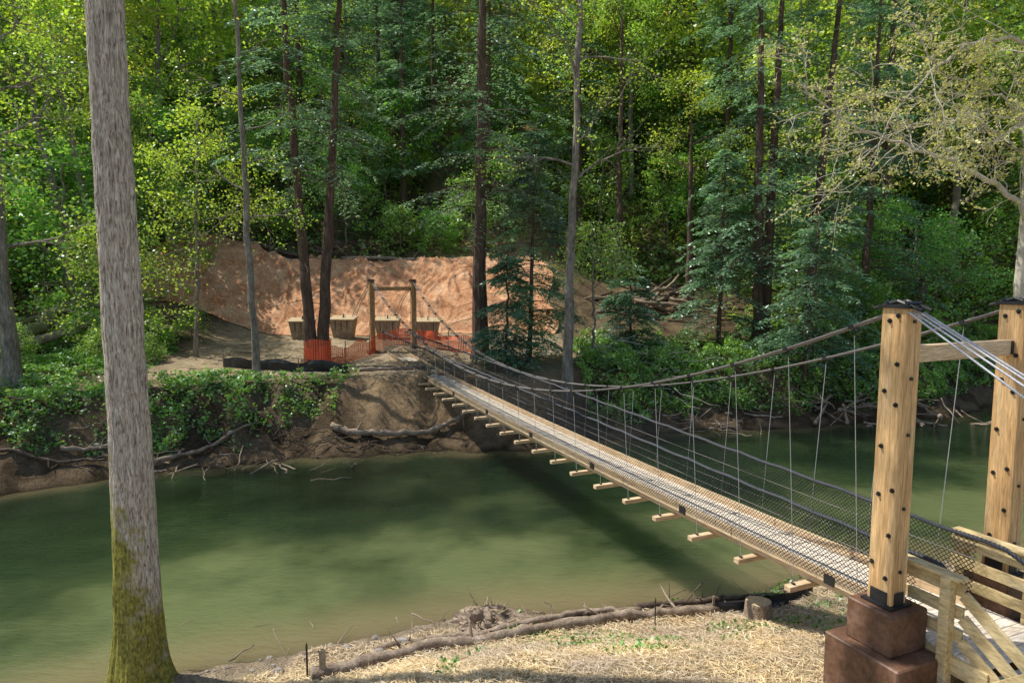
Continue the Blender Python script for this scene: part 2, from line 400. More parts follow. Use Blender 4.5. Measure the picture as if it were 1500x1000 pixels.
# ------------------------------------------------------------------ tree generators
def smooth_path(pts, n):
    pts = np.asarray(pts, float)
    t = np.concatenate([[0], np.cumsum(np.linalg.norm(np.diff(pts, axis=0), axis=1))]); t /= t[-1]
    u = np.linspace(0, 1, n); P = np.stack([np.interp(u, t, pts[:, k]) for k in range(3)], 1)
    k = max(1, n // (len(pts) * 3))
    for _ in range(k):
        P[1:-1] = (P[:-2] + 2 * P[1:-1] + P[2:]) / 4
    return P

def add_trunk(mb, pts, r0, r1, r, n=26, sides=10, flare=.5, wob=.04):
    P = smooth_path(pts, n); u = np.linspace(0, 1, n)
    P[1:, :2] += r.normal(size=(n - 1, 2)) * wob * .6
    rad = r0 + (r1 - r0) * u; rad = rad * (1 + flare * np.exp(-u * n * .9)) * (1 + .05 * r.normal(size=n))
    mb.tube(P, rad, sides, 0)
    return P

def hemlock(mb, trunk, r0, h0, nb, Lmax, r, blade=(.15, .05), sparse=1.0, azrange=None, dead=14, steps=12):
    P = add_trunk(mb, trunk, r0, .03, r)
    zt = P[:, 2]; Ht = zt[-1]; z0 = zt[0]
    O, D, LL = [], [], []
    for i in range(nb):
        f = r.random() ** 1.05; h = h0 + (Ht - h0) * f
        if azrange is None: az = r.random() * 2 * np.pi
        else: az = azrange[0] + (azrange[1] - azrange[0]) * r.random()
        L = (Lmax * (1 - f) ** .65 * (.55 + .5 * r.random()) + .35)
        bx = np.interp(h, zt, P[:, 0]); by = np.interp(h, zt, P[:, 1])
        e = np.array([math.cos(az), math.sin(az), 0]); tg = np.array([-e[1], e[0], 0])
        s = np.linspace(0, 1, 7)[:, None]; side = (r.random() - .5) * .4; up = .05 + .25 * r.random(); dr = .25 + .35 * r.random()
        path = np.array([bx, by, h]) + L * (e * s + tg * side * s ** 2) + np.array([0, 0, 1]) * L * (up * s - dr * s ** 2)
        mb.tube(path, np.linspace(.010 + .007 * L, .004, 7), 3, 0)
        m = max(4, int(steps * sparse * (.4 + .6 * L / Lmax)))
        for q in range(m):
            sq = .15 + .85 * (q + r.random()) / m
            o = np.array([np.interp(sq, s[:, 0], path[:, k]) for k in range(3)])
            for sg in (-1, 1):
                if r.random() < .12: continue
                d = e * (.55 + .3 * r.random()) + sg * tg * (.8) + np.array([0, 0, -.12 - .35 * r.random()])
                O.append(o); D.append(d); LL.append(.18 + L * .26 * (1.15 - sq) * (.6 + .7 * r.random()))
    for i in range(dead):
        h = z0 + (h0 - z0) * (.25 + .75 * r.random()); az = r.random() * 6.283; L = .5 + 1.6 * r.random()
        bx = np.interp(h, zt, P[:, 0]); by = np.interp(h, zt, P[:, 1]); s = np.linspace(0, 1, 5)[:, None]
        e = np.array([math.cos(az), math.sin(az), 0])
        mb.tube(np.array([bx, by, h]) + e * L * s + np.array([0, 0, -.25 * L]) * s ** 2 + r.normal(size=(5, 3)) * .03 * s, np.linspace(.018, .004, 5), 3, 0)
    O = np.array(O); D = unit(np.array(D)); LL = np.array(LL)
    n = len(O); K = 4
    for k in range(K):
        for sg in (-1, 1):
            t = ((k + .5 + .4 * r.random(n)) / K)[:, None]
            c = O + D * LL[:, None] * t + np.array([0, 0, -1]) * (LL[:, None] * .25 * t ** 2)
            side = unit(np.cross(D, np.array([0, 0, 1.])))
            U = unit(D * .8 + sg * side * .65 + r.normal(size=(n, 3)) * .22)
            W = unit(np.cross(U, np.array([0, 0, 1.]) + r.normal(size=(n, 3)) * .35))
            mb.leaves(c + U * blade[0] * .45, U, W, blade[0] * (.7 + .6 * r.random(n)), blade[1] * (.8 + .5 * r.random(n)), 1)

def grow(mb, p, d, L, rad, lvl, r, tips, gravity=0.0, kids=(5, 5), wig=.18, spread=.9, minr=.004):
    n = 6; P = [p]; dd = d / np.linalg.norm(d)
    for k in range(n - 1):
        dd = dd + r.normal(size=3) * wig + np.array([0, 0, gravity]); dd /= np.linalg.norm(dd)
        P.append(P[-1] + dd * L / (n - 1))
    P = np.array(P)
    mb.tube(P, np.linspace(rad, max(minr, rad * .35), n), 4 if lvl > 0 else 3, 0)
    if lvl == 0:
        tips.append((P[2], P[-1])); return
    nk = kids[min(lvl, len(kids)) - 1]
    for k in range(nk):
        t = .3 + .7 * (k + r.random()) / nk; i = min(n - 2, int(t * (n - 1))); o = P[i] + (P[i + 1] - P[i]) * (t * (n - 1) - i)
        td = P[i + 1] - P[i]; td = td / np.linalg.norm(td)
        rd = r.normal(size=3); rd -= rd.dot(td) * td; rd /= np.linalg.norm(rd)
        grow(mb, o, td * (1 - .35 * spread) + rd * spread * .8, L * (.42 + .25 * r.random()) * (1.15 - .4 * t), rad * .45, lvl - 1, r, tips, gravity, kids, wig, spread, minr)
    tips.append((P[-2], P[-1]))

def leaf_clusters(mb, tips, per, rad, size, r, mat=1, flat=.35):
    if not tips: return
    A = np.array([t[0] for t in tips]); B = np.array([t[1] for t in tips])
    A = np.repeat(A, per, 0); B = np.repeat(B, per, 0); n = len(A)
    t = r.random((n, 1)) * 1.1
    C = A + (B - A) * t + r.normal(size=(n, 3)) * rad * np.array([1, 1, .6])
    U, W = rand_frames(n, r, flat)
    s = size * (.6 + .8 * r.random(n)); mb.leaves(C, U, W, s, s * .72, mat)

def decid(mb, trunk, r0, h0, nl, L, r, per=26, size=.13, up=.5, rad=.32, kids=(5, 5), flatten=.35):
    P = add_trunk(mb, trunk, r0, .04, r, wob=.05); zt = P[:, 2]; tips = []
    for i in range(nl):
        f = (i + r.random()) / nl; h = h0 + (zt[-1] - h0) * f; az = i * 2.4 + r.random()
        o = np.array([np.interp(h, zt, P[:, 0]), np.interp(h, zt, P[:, 1]), h])
        d = np.array([math.cos(az), math.sin(az), up * (.5 + r.random())])
        grow(mb, o, d, L * (1.1 - .6 * f) * (.7 + .5 * r.random()), r0 * .2 * (1.1 - .7 * f) + .008, 2, r, tips, -.02, kids)
    leaf_clusters(mb, tips, per, rad, size, r, 1, flatten)

# ---- source trees for the forest mass
SRC = bpy.data.collections.new('forest_tree_sources')
def src(name, mb, mats):
    o = mb.build(name, mats, link=False); SRC.objects.link(o); return o
R = np.random.default_rng(11)
for k in range(2):
    mb = MB(); hemlock(mb, [(0, 0, -1), (.1, 0, 10), (0, .2, 25)], .27, 2.5 + 2 * k, 105, 3.9, R, (.27, .11), .8); src('a_hemlock_%d' % k, mb, [M_BARKD, M_HEM])
for k in range(2):
    mb = MB(); decid(mb, [(0, 0, -1), (.3, 0, 9), (.1 - k, .4, 21)], .22, 5, 19, 4.6, R, 16, .24, .5, .5); src('b_maple_%d' % k, mb, [M_BARKL, M_DEC])
mb = MB(); decid(mb, [(0, 0, -.5), (.2, 0, 3), (.5, .2, 6.5)], .07, 1.2, 14, 2.4, R, 12, .17, .35, .3, (4, 4), .6); src('c_sapling', mb, [M_BARKL, M_UND])
mb = MB(); decid(mb, [(0, 0, -.3), (.1, 0, 1), (.1, .1, 2.4)], .04, .2, 11, 1.5, R, 11, .14, .5, .25, (4, 4), .6); src('d_shrub', mb, [M_BARKL, M_UND])

def instancer(name, P, rot, scl, idx):
    me = bpy.data.meshes.new(name); me.from_pydata([tuple(p) for p in P], [], [])
    for nm, ty, arr in (('rotz', 'FLOAT', rot), ('scl', 'FLOAT', scl)):
        me.attributes.new(nm, ty, 'POINT').data.foreach_set('value', np.asarray(arr, np.float32))
    me.attributes.new('pick', 'INT', 'POINT').data.foreach_set('value', np.asarray(idx, np.int32))
    ob = bpy.data.objects.new(name, me); COL.objects.link(ob)
    ng = bpy.data.node_groups.new(name + '_nodes', 'GeometryNodeTree')
    ng.interface.new_socket('Geometry', in_out='INPUT', socket_type='NodeSocketGeometry')
    ng.interface.new_socket('Geometry', in_out='OUTPUT', socket_type='NodeSocketGeometry')
    gi = ng.nodes.new('NodeGroupInput'); go = ng.nodes.new('NodeGroupOutput')
    ci = ng.nodes.new('GeometryNodeCollectionInfo'); ci.inputs['Collection'].default_value = SRC
    ci.inputs['Separate Children'].default_value = True; ci.inputs['Reset Children'].default_value = True
    ip = ng.nodes.new('GeometryNodeInstanceOnPoints'); ip.inputs['Pick Instance'].default_value = True
    def na(t, nm):
        a = ng.nodes.new('GeometryNodeInputNamedAttribute'); a.data_type = t; a.inputs['Name'].default_value = nm
        return a.outputs['Attribute']
    cx = ng.nodes.new('ShaderNodeCombineXYZ')
    ng.links.new(na('FLOAT', 'rotz'), cx.inputs['Z'])
    ng.links.new(gi.outputs[0], ip.inputs['Points']); ng.links.new(ci.outputs[0], ip.inputs['Instance'])
    ng.links.new(na('INT', 'pick'), ip.inputs['Instance Index'])
    ng.links.new(cx.outputs[0], ip.inputs['Rotation']); ng.links.new(na('FLOAT', 'scl'), ip.inputs['Scale'])
    ng.links.new(ip.outputs[0], go.inputs[0])
    md = ob.modifiers.new('Scatter', 'NODES'); md.node_group = ng
    return ob

def scatter_pts(n, gen, mind, r, tries=40):
    pts = []
    for _ in range(n * tries):
        if len(pts) >= n: break
        p = gen()
        if p is None: continue
        if all((p[0] - q[0]) ** 2 + (p[1] - q[1]) ** 2 > mind ** 2 for q in pts): pts.append(p)
    return pts
R = np.random.default_rng(5)
def g_far():
    y = 44 + 45 * R.random() ** 1.1; x = (R.random() * 2 - 1) * (.80 * y + 3)
    if -30 < x < 4 and y < 52 and R.random() < .75: return None
    return (x, y)
far_pts = scatter_pts(118, g_far, 3.7, R)
far_pts += [(-34, 29), (-32, 40), (-29, 22), (-38, 34), (21, 39), (26, 41), (30, 43), (17, 40), (33, 39), (38, 44), (24, 44.5)]
idx = []
for x, y in far_pts:
    q = R.random(); ph = .62 if -18 < x / max(y, 1) * 45 < 16 else .38
    idx.append(int(R.integers(0, 2)) if q < ph else 2 + int(R.integers(0, 2)))
FP = np.array(far_pts); Z = H(FP[:, 0], FP[:, 1])
instancer('distant_forest_trees', np.column_stack([FP, Z]), R.random(len(FP)) * 6.28, .78 + .4 * R.random(len(FP)), idx)
def g_und():
    y = 30 + 48 * R.random() ** 1.2; x = (R.random() * 2 - 1) * (.82 * y + 4)
    if y < 43.2 and -19 < x < 12: return None
    if y - yF(x) < 2.5: return None
    if 17 < x < 30 and 43 < y < 47: return None
    return (x, y)
up = scatter_pts(200, g_und, 1.6, R)
up += [(-16.2, 26.5), (-17.8, 28.6), (-15.6, 29.8), (-14.9, 27.6), (-18.6, 25.2), (-17.2, 31.2), (-19.8, 30.6), (-15.2, 32.2)]
sclu = list(.7 + .6 * R.random(200)) + [.5, .6, .55, .45, .6, .6, .7, .5]
UP = np.array(up); Z = H(UP[:, 0], UP[:, 1]); nU = len(up)
instancer('understory_shrubs', np.column_stack([UP, Z]), R.random(nU) * 6.28, (sclu + [.7] * nU)[:nU] if nU >= 208 else [.8] * nU, [4 if (R.random() < .5 and k < 200) else 5 for k in range(nU)])

# ---- individual trees
def hgt(x, y): return float(H(np.array([x]), np.array([y]))[0])
def hero_tree(name, kind, trunk, r0, h0, seed, mats, **kw):
    r = np.random.default_rng(seed); mb = MB()
    b = np.array(trunk[0], float); b[2] = hgt(b[0], b[1]); T = [tuple(np.array(t, float) - b) for t in trunk]
    T[0] = (0, 0, -.4)
    if kind == 'h': hemlock(mb, T, r0, h0, kw.get('nb', 90), kw.get('L', 3.2), r, kw.get('blade', (.18, .065)), kw.get('sparse', 1), kw.get('az'), kw.get('dead', 14))
    else: decid(mb, T, r0, h0, kw.get('nl', 14), kw.get('L', 3.2), r, kw.get('per', 18), kw.get('size', .12), kw.get('up', .5), kw.get('rad', .3))
    ob = mb.build(name, mats); ob.location = b; return ob
HB = [M_BARKD, M_HEM]
hero_tree('hemlock_tree', 'h', [(-8.35, 28.4, 2), (-8.7, 28.4, 8.5), (-9.15, 28.4, 17), (-9.4, 28.5, 25)], .24, 7.5, 1, HB, nb=70, L=3.4)
hero_tree('hemlock_tree', 'h', [(-7.95, 28.5, 2), (-7.85, 28.5, 4.8), (-7.4, 28.5, 10.2), (-6.9, 28.5, 17), (-6.5, 28.5, 25)], .24, 7.5, 2, HB, nb=70, L=3.2)
hero_tree('hemlock_tree', 'h', [(-1.45, 30.1, 2), (-1.35, 30.1, 10), (-1.27, 30.1, 18), (-1.2, 30.1, 29)], .35, 6.0, 3, HB, nb=120, L=4.2, dead=24)
hero_tree('hemlock_tree', 'h', [(.7, 29.2, 2), (.9, 29.2, 8), (1.0, 29.3, 12)], .12, .8, 31, HB, nb=120, L=2.3)
hero_tree('hemlock_tree', 'h', [(-.3, 27.6, 2), (-.2, 27.6, 4), (-.2, 27.7, 7)], .07, .4, 32, HB, nb=60, L=1.5)
hero_tree('hemlock_tree', 'h', [(11.9, 32.8, 2), (11.7, 32.8, 9), (11.5, 32.8, 17), (11.4, 32.8, 26)], .26, 4, 4, HB, nb=95, L=3.4)
hero_tree('hemlock_tree', 'h', [(12.4, 33.5, 2), (12.5, 33.5, 9), (12.7, 33.5, 18), (12.8, 33.5, 27)], .27, 3, 5, HB, nb=95, L=3.4)
hero_tree('hemlock_tree', 'h', [(13.9, 32.2, 2), (14.2, 32.2, 9), (14.7, 32.2, 17), (15.2, 32.2, 25)], .27, .8, 6, HB, nb=120, L=3.9)
hero_tree('hemlock_tree', 'h', [(10.0, 33.0, 2), (10.1, 33.0, 7), (10.1, 33.0, 12)], .12, 1.0, 7, HB, nb=85, L=2.4)
hero_tree('hemlock_tree', 'h', [(12.6, 29.2, 2), (12.8, 29, 5), (12.9, 29, 8.5)], .12, .4, 8, HB, nb=85, L=2.8)
hero_tree('hemlock_tree', 'h', [(17.5, 34, 2), (17.6, 34, 9), (17.6, 34, 22)], .22, 2, 9, HB, nb=110, L=3.6)
BL = [M_BARKL, M_DEC]; BU = [M_BARKL, M_UND]
hero_tree('slender_maple_tree', 'd', [(-9.7, 25.7, 2), (-9.85, 25.7, 8), (-9.96, 25.7, 16), (-10, 25.7, 22)], .13, 5, 12, BL, nl=12, L=2.2, per=7, size=.1)
hero_tree('beech_tree', 'd', [(2.06, 26.1, 2), (2.25, 26.1, 8), (2.5, 26.1, 15.5), (2.6, 26, 23)], .2, 7.5, 13, BL, nl=16, L=3.0, per=7, size=.1, up=1.1)
hero_tree('oak_tree', 'd', [(6.7, 43.6, 2), (6.75, 43.6, 15), (6.8, 43.6, 26)], .24, 12, 14, [M_BARKD, M_DEC], nl=12, L=3.4, per=20, size=.15)
hero_tree('oak_tree', 'd', [(10.4, 40, 2), (10.3, 40, 9), (10.2, 40, 17)], .22, 7, 15, [M_BARKD, M_DEC], nl=8, L=2.4, per=12)
hero_tree('maple_tree', 'd', [(-16.8, 22.7, 1), (-16.9, 22.7, 8), (-16.6, 22.7, 15), (-16.4, 22.7, 22)], .28, 4.5, 16, BL, nl=16, L=3.4, per=16, size=.12)
hero_tree('maple_tree', 'd', [(-21.5, 34, 1), (-22.3, 34, 9), (-24, 34, 20)], .3, 7, 17, BL, nl=12, L=4.0, per=14, size=.14)
hero_tree('maple_tree', 'd', [(-20.5, 35, 1), (-21.5, 35, 9), (-23, 35, 20)], .22, 7, 18, BL, nl=12, L=3.6, per=14, size=.14)
hero_tree('maple_tree', 'd', [(-13.8, 29.5, 1), (-13.6, 29.5, 5), (-13.2, 29.5, 13)], .1, 3, 19, BL, nl=14, L=3.0, per=12, size=.12)
hero_tree('sapling_tree', 'd', [(-13.7, 23.0, 1), (-13.3, 23, 3), (-13.1, 23, 7)], .06, 2, 20, BL, nl=10, L=1.8, per=8, size=.1)
hero_tree('sapling_tree', 'd', [(3.6, 30.0, 1), (3.6, 30.0, 4), (3.5, 30.0, 8)], .07, 3, 21, BU, nl=12, L=1.8, per=8, size=.11)
hero_tree('hemlock_tree', 'h', [(5.6, 32.0, 1), (5.6, 32.0, 3), (5.5, 32.0, 6.5)], .07, .6, 23, HB, nb=60, L=1.7)
hero_tree('sapling_tree', 'd', [(20.5, 34.5, 1), (20.4, 34.5, 4), (20.2, 34.5, 9)], .1, 1, 22, BU, nl=18, L=3, per=16, size=.12)

# ---- big ridged-bark tree in the foreground
def big_tree():
    r = np.random.default_rng(40); mb = MB()
    bx, by = -5.3, 9.2; bz = hgt(bx, by) - .3
    n, S = 330, 96; Ht = 24.0
    u = np.linspace(0, 1, n) ** 1.6; z = u * Ht
    rad = .262 - .006 * z + .22 * np.exp(-z / .45) + .07 * np.exp(-z / 1.8); rad = np.maximum(rad, .09)
    th = np.arange(S) * 2 * np.pi / S
    TH, ZZ = np.meshgrid(th, z); RR = np.repeat(rad[:, None], S, 1)
    cx = .02 * np.sin(z * .5) + .008 * z; cy = .02 * np.cos(z * .4)
    rid = np.zeros_like(TH)
    for a in range(n):
        for b in range(S):
            c_, s_ = math.cos(th[b]), math.sin(th[b])
            v = mnoise.noise((c_ * 5.5 + .25 * math.sin(z[a] * 1.2), s_ * 5.5, z[a] * .9)); w = mnoise.noise((c_ * 11, s_ * 11, z[a] * 2.2))
            rid[a, b] = (1 - abs(v) * 2.6) * .020 + w * .012
    root = .16 * np.exp(-ZZ / .4) * np.clip(np.cos(TH * 5 + .7), -.4, 1)
    RR = RR * (1 + root * 1.6) + rid
    V = np.stack([cx[:, None] + RR * np.cos(TH), cy[:, None] + RR * np.sin(TH), ZZ], -1).reshape(-1, 3)
    i = np.arange(n - 1)[:, None]; j = np.arange(S)[None, :]; j2 = (j + 1) % S
    mb.add(V, np.stack([i * S + j, i * S + j2, (i + 1) * S + j2, (i + 1) * S + j], -1).reshape(-1, 4), 0)
    tips = []
    for k in range(9):
        h = 19 + 5 * (k + r.random()) / 9; az = k * 2.4
        o = np.array([np.interp(h, z, cx), 0, h])
        grow(mb, o, np.array([math.cos(az), math.sin(az), .9]), 2.6, .08, 2, r, tips, 0, (4, 4))
    leaf_clusters(mb, tips, 7, .3, .12, r, 1)
    ob = mb.build('tulip_poplar_tree', [M_HERO, M_DEC], smooth=True); ob.location = (bx, by, bz)
big_tree()

# ---- budding tree on the near bank at the right, with long arching limbs
def bud_tree():
    r = np.random.default_rng(50); mb = MB(); tips = []
    b = np.array([9.7, 13.05, hgt(9.7, 13.05)])
    add_trunk(mb, [(0, 0, -.3), (.02, 0, 5), (-.05, 0, 10), (.05, 0, 18)], .13, .05, r, wob=.03)
    limbs = [([(9.75, 13, 7.0), (9.3, 12.9, 7.55), (8.3, 12.8, 8.05), (7.3, 12.7, 8.35), (6.1, 12.6, 8.75), (5.0, 12.5, 9.4)], .055),
             ([(9.7, 13, 10.2), (9.1, 12.8, 10.35), (8.2, 12.6, 10.2), (7.3, 12.5, 9.6), (6.7, 12.5, 8.8), (6.4, 12.4, 8.0)], .04),
             ([(9.7, 13, 8.7), (9.3, 13.2, 9.3), (8.6, 13.3, 9.7), (7.8, 13.4, 9.9)], .03),
             ([(9.7, 13, 11.0), (9.0, 13.0, 12.0), (8.0, 13.0, 12.5), (6.9, 13, 12.6), (5.9, 13, 12.2)], .04),
             ([(9.7, 13, 9.6), (9.2, 12.2, 10.7), (8.4, 11.6, 11.4), (7.6, 11, 11.8)], .035),
             ([(9.7, 13, 7.9), (9.6, 12.6, 8.5), (9.1, 12.3, 8.8), (8.7, 12, 8.7)], .025),
             ([(9.7, 13, 8.2), (8.9, 13.4, 9.0), (7.7, 13.6, 9.0), (6.9, 13.6, 8.4)], .03),
             ([(9.7, 13, 12.5), (8.6, 13.2, 13.6), (7.2, 13.4, 14.2)], .04)]
    for pts, rad in limbs:
        P = smooth_path(np.array(pts) - b, 22); P[1:] += r.normal(size=(21, 3)) * .025
        mb.tube(P, np.linspace(rad, .008, 22), 6, 0)
        for k in range(15):
            t = .12 + .88 * (k + r.random()) / 15; i = min(20, int(t * 21)); td = unit(P[i + 1] - P[i])
            rd = r.normal(size=3) + np.array([-.2, 0, .5]); rd -= rd.dot(td) * td; rd = unit(rd)
            grow(mb, P[i], td * .6 + rd * .8, .5 + 1.2 * r.random(), .013, 2, r, tips, .01, (4, 4), .2, .9, .0045)
    leaf_clusters(mb, tips, 5, .06, .055, r, 1)
    ob = mb.build('budding_tree', [M_TWIG, M_BUD]); ob.location = b
bud_tree()

# ------------------------------------------------------------------ ground plants, straw
def cover(name, n, gx0, gx1, gy0, gy1, accept, size, hmax, mat, seed, flat=.5):
    r = np.random.default_rng(seed); x = gx0 + (gx1 - gx0) * r.random(n * 3); y = gy0 + (gy1 - gy0) * r.random(n * 3)
    k = accept(x, y, r); x = x[k][:n]; y = y[k][:n]; m = len(x)
    hh = hmax * (.15 + .85 * fbm(x * 1.3, y * 1.3, seed)) * r.random(m) ** .6 * (.4 + 1.2 * (vnoise(x * 2.5, y * 2.5, seed + 4) > .5))
    C = np.column_stack([x, y, H(x, y) + hh]); U, W = rand_frames(m, r, flat)
    s = size * (.5 + r.random(m)); mb = MB(); mb.leaves(C, U, W, s, s * .7, 0)
    return mb.build(name, [mat])
def acc_left(x, y, r):
    d = y - yF(x); n = fbm(x * .9, y * .9, 61); n3 = fbm(x * 1.8, y * 1.8, 66)
    return (d > -.2 + 3.0 * n) & (d < 4.9 - 1.2 * ss(-12, -6, x) + 9 * ss(-13.0, -15.5, x)) & (x < -4.6 - 2.6 * n) & (r.random(len(x)) < ss(.38, .54, n3) * .85 + .12)
cover('bank_groundcover_plants', 75000, -26, -4, 14, 33, acc_left, .11, .34, M_COV, 60)
def acc_right(x, y, r):
    d = y - yF(x); n = fbm(x * .6, y * .6, 71)
    return (d > .2 + 1.6 * n) & (y < 36.5 - 3 * (x < 12)) & (x > 2.2 + 1.5 * n) & (r.random(len(x)) < ss(.32, .52, n + .1) * .9 + .1)
cover('bank_vine_plants', 85000, 2, 26, 23, 37, acc_right, .12, .7, M_COV, 70)
def acc_hill(x, y, r):
    n = fbm(x * .35, y * .35, 81)
    tr = (x > 17) & (x < 30) & (y > 43.3) & (y < 46.6)
    return (np.abs(x) < .85 * y + 4) & (r.random(len(x)) < ss(.30, .5, n)) & ~tr & ((y > 43.0) | ((x < -17) & (y > 28)) | ((x > 12) & (y > 36)))
cover('hillside_groundcover_plants', 120000, -66, 70, 28, 76, acc_hill, .26, .7, M_COV, 80)
def acc_grass(x, y, r):
    d = yN(x) - y; n = fbm(x * 1.1, y * 1.1, 91)
    return (d > .3) & (n > .56) & (d < 3.2) & (x > -1)
cover('near_bank_weeds', 3200, -1, 9, 8, 13, acc_grass, .06, .10, M_COV, 90, .3)
def straw():
    r = np.random.default_rng(99); n = 80000; x = -4 + 13 * r.random(n); y = 6.0 + 7 * r.random(n)
    d = yN(x) - y; k = (d > 1.0 + .8 * (fbm(x, y, 95) - .5)) & (r.random(n) < .35 + fbm(x * 1.5, y * 1.5, 97)); x = x[k]; y = y[k]; m = len(x)
    U = r.normal(size=(m, 3)); U[:, 2] *= .15; U = unit(U); W = unit(np.cross(U, np.array([0, 0, 1.]) + .4 * r.normal(size=(m, 3))))
    mb = MB(); mb.leaves(np.column_stack([x, y, H(x, y) + .01 + .05 * r.random(m)]), U, W, .08 + .12 * r.random(m), .008 + .006 * r.random(m), 0)
    mb.build('straw_mulch', [M_STRAW])
straw()

# ------------------------------------------------------------------ erosion blanket
def blanket():
    xs = np.arange(-20.5, 2.2, .08); ys = np.arange(35.7, 42.1, .08); X, Y = np.meshgrid(xs, ys)
    xe = X + .8 * (vnoise(Y * .6, 0 * Y, 4) - .5)
    wx = X + 1.6 * fbm(X * .3, Y * .3, 31)
    wr = np.abs(fbm(wx * .8 + .6 * Y, Y * .25, 33, 3) - .5) * 2
    wr2 = np.abs(fbm(wx * 2.2 - 1.1 * Y, Y * .7, 36, 2) - .5) * 2
    lift = .10 + .32 * (1 - np.clip(wr * 4.5, 0, 1)) ** 1.3 + .10 * (1 - np.clip(wr2 * 4, 0, 1)) + .25 * fbm(X * .6, Y * .6, 39)
    lift = lift * ss(35.6, 36.4, Y) + .02
    Yj = Y + .5 * (fbm(X * .3, X * 0, 37, 2) - .5) * 2
    Z = H(X.ravel(), Yj.ravel()).reshape(X.shape) + lift
    mb = MB(); nx = len(xs); i = np.arange(len(ys) - 1)[:, None]; j = np.arange(nx - 1)[None, :]
    mb.add(np.stack([xe.ravel(), Yj.ravel(), Z.ravel()], 1), np.stack([i * nx + j, i * nx + j + 1, (i + 1) * nx + j + 1, (i + 1) * nx + j], -1).reshape(-1, 4))
    mb.build('erosion_control_blanket', [M_BLANK], smooth=True)
blanket()

# ------------------------------------------------------------------ logs, sticks, rocks, stumps
def log(name, pts, r0, r1, mat, drape=True, lift=.0, seed=0, sides=9, n=18):
    r = np.random.default_rng(seed + 500); P = smooth_path([(p[0], p[1], p[2] if len(p) > 2 else 0) for p in pts], n)
    if drape: P[:, 2] = H(P[:, 0], P[:, 1]); P[:, 2] = np.convolve(np.pad(P[:, 2], 2, 'edge'), np.ones(5) / 5, 'valid') + r0 * .7 + lift
    P += r.normal(size=P.shape) * r0 * .18
    mb = MB(); mb.tube(P, np.linspace(r0, r1, n) * (1 + .1 * r.normal(size=n)), sides, 0, True)
    for k in range(3):
        i = int(r.integers(3, n - 3)); d = unit(r.normal(size=3) + np.array([0, 0, .6])); mb.tube([P[i], P[i] + d * r0 * 3, P[i] + d * r0 * 5 + r.normal(size=3) * r0], [r0 * .3, r0 * .2, r0 * .08], 5, 0)
    return mb.build(name, [mat], smooth=True)
log('fallen_log', [(-2.75, 8.9), (-1.89, 9.45), (-1.04, 9.9), (-.31, 9.98), (.55, 10.5), (1.46, 10.8), (2.4, 11.05), (3.5, 11.2)], .105, .07, M_LOG, seed=1, n=40)
log('fallen_log', [(-.6, 10.2), (.3, 10.75), (1.3, 11.15), (2.2, 11.2)], .07, .04, M_LOG, seed=2, n=24)
log('fallen_log', [(-2.1, 9.9), (-1.2, 10.25), (-.3, 10.35)], .06, .03, M_LOG, seed=3)
log('fallen_log', [(2.2, 11.35), (3.6, 11.6), (5.4, 11.9)], .05, .03, M_LOGD, seed=4)
log('fallen_log', [(-6.3, 23.3), (-4.6, 23.1), (-3.1, 23.6), (-1.5, 24.5), (-.4, 24.9)], .13, .08, M_LOG, seed=5, n=30, lift=.12)
log('fallen_log', [(-6.0, 26.6), (-4.9, 26.9), (-3.5, 27.4)], .09, .07, M_LOG, seed=6)
log('fallen_log', [(-19.9, 27, 3.2), (-19.2, 28.6, 4.4), (-18.4, 30, 5.5)], .3, .22, M_LOGM, False, seed=7)
log('fallen_log', [(-20.5, 26, 2.9), (-18.6, 28, 3.6), (-17.5, 30.5, 4.4)], .2, .16, M_LOG, False, seed=8)
log('fallen_log', [(-21, 29, 4.0), (-18, 30, 4.8), (-16, 31, 4.9)], .16, .1, M_LOGM, False, seed=9)
log('fallen_log', [(-17.5, 42.1), (-14, 42.4), (-12.5, 42.6)], .2, .13, M_LOGD, seed=10, lift=.3)
log('fallen_log', [(-12.0, 42.3, 7.3), (-10.5, 42.2, 7.9)], .25, .23, M_LOGD, False, seed=11)
log('fallen_log', [(-10.5, 42.3), (-7, 42.2), (-3, 42.4)], .13, .1, M_LOG, seed=12, lift=.3)
log('fallen_log', [(-11.2, 20.7), (-10.4, 21.1), (-9.2, 22.3), (-8.6, 22.9)], .08, .03, M_LOG, seed=13, lift=.1)
log('fallen_log', [(-13.5, 20.0), (-12.4, 20.6), (-11.6, 21.6)], .08, .03, M_LOG, seed=14, lift=.1)
log('fallen_log', [(-15.5, 18.9), (-14.2, 19.4), (-12.2, 20.1)], .07, .04, M_LOGD, seed=15, lift=.1)

def sticks(name, n, cx, cy, sx, sy, seed, rad=.05, L=2.0, hz=.6, mat=M_LOGD, ang=None):
    r = np.random.default_rng(seed); mb = MB()
    for k in range(n):
        x = cx + r.normal() * sx; y = cy + r.normal() * sy; a = r.random() * 6.28 if ang is None else ang + r.normal() * .35
        l = L * (.4 + .8 * r.random()); d = np.array([math.cos(a), math.sin(a), .3 * r.normal()])
        c = np.array([x, y, hgt(x, y) + hz * r.random() * math.exp(-((x - cx) / (2 * sx)) ** 2)]); c[2] = max(c[2], .05)
        s = np.linspace(-.5, .5, 6)[:, None]; P = c + d * l * s + r.normal(size=(6, 3)) * l * .02
        rr = rad * (.3 + r.random()); mb.tube(P, np.linspace(rr, rr * .5, 6), 6, 0, True)
    return mb.build(name, [mat], smooth=True)
sticks('log_pile', 26, 8.2, 39.4, 1.8, .6, 201, .10, 2.8, 1.2, M_LOGD, .1)
sticks('log_pile', 34, 8.0, 39.0, 1.8, .5, 212, .10, 2.8, 1.3, M_LOG, .1)
sticks('driftwood_pile', 50, 15.5, 27.7, 2.0, .45, 202, .07, 1.8, .9, M_LOG)
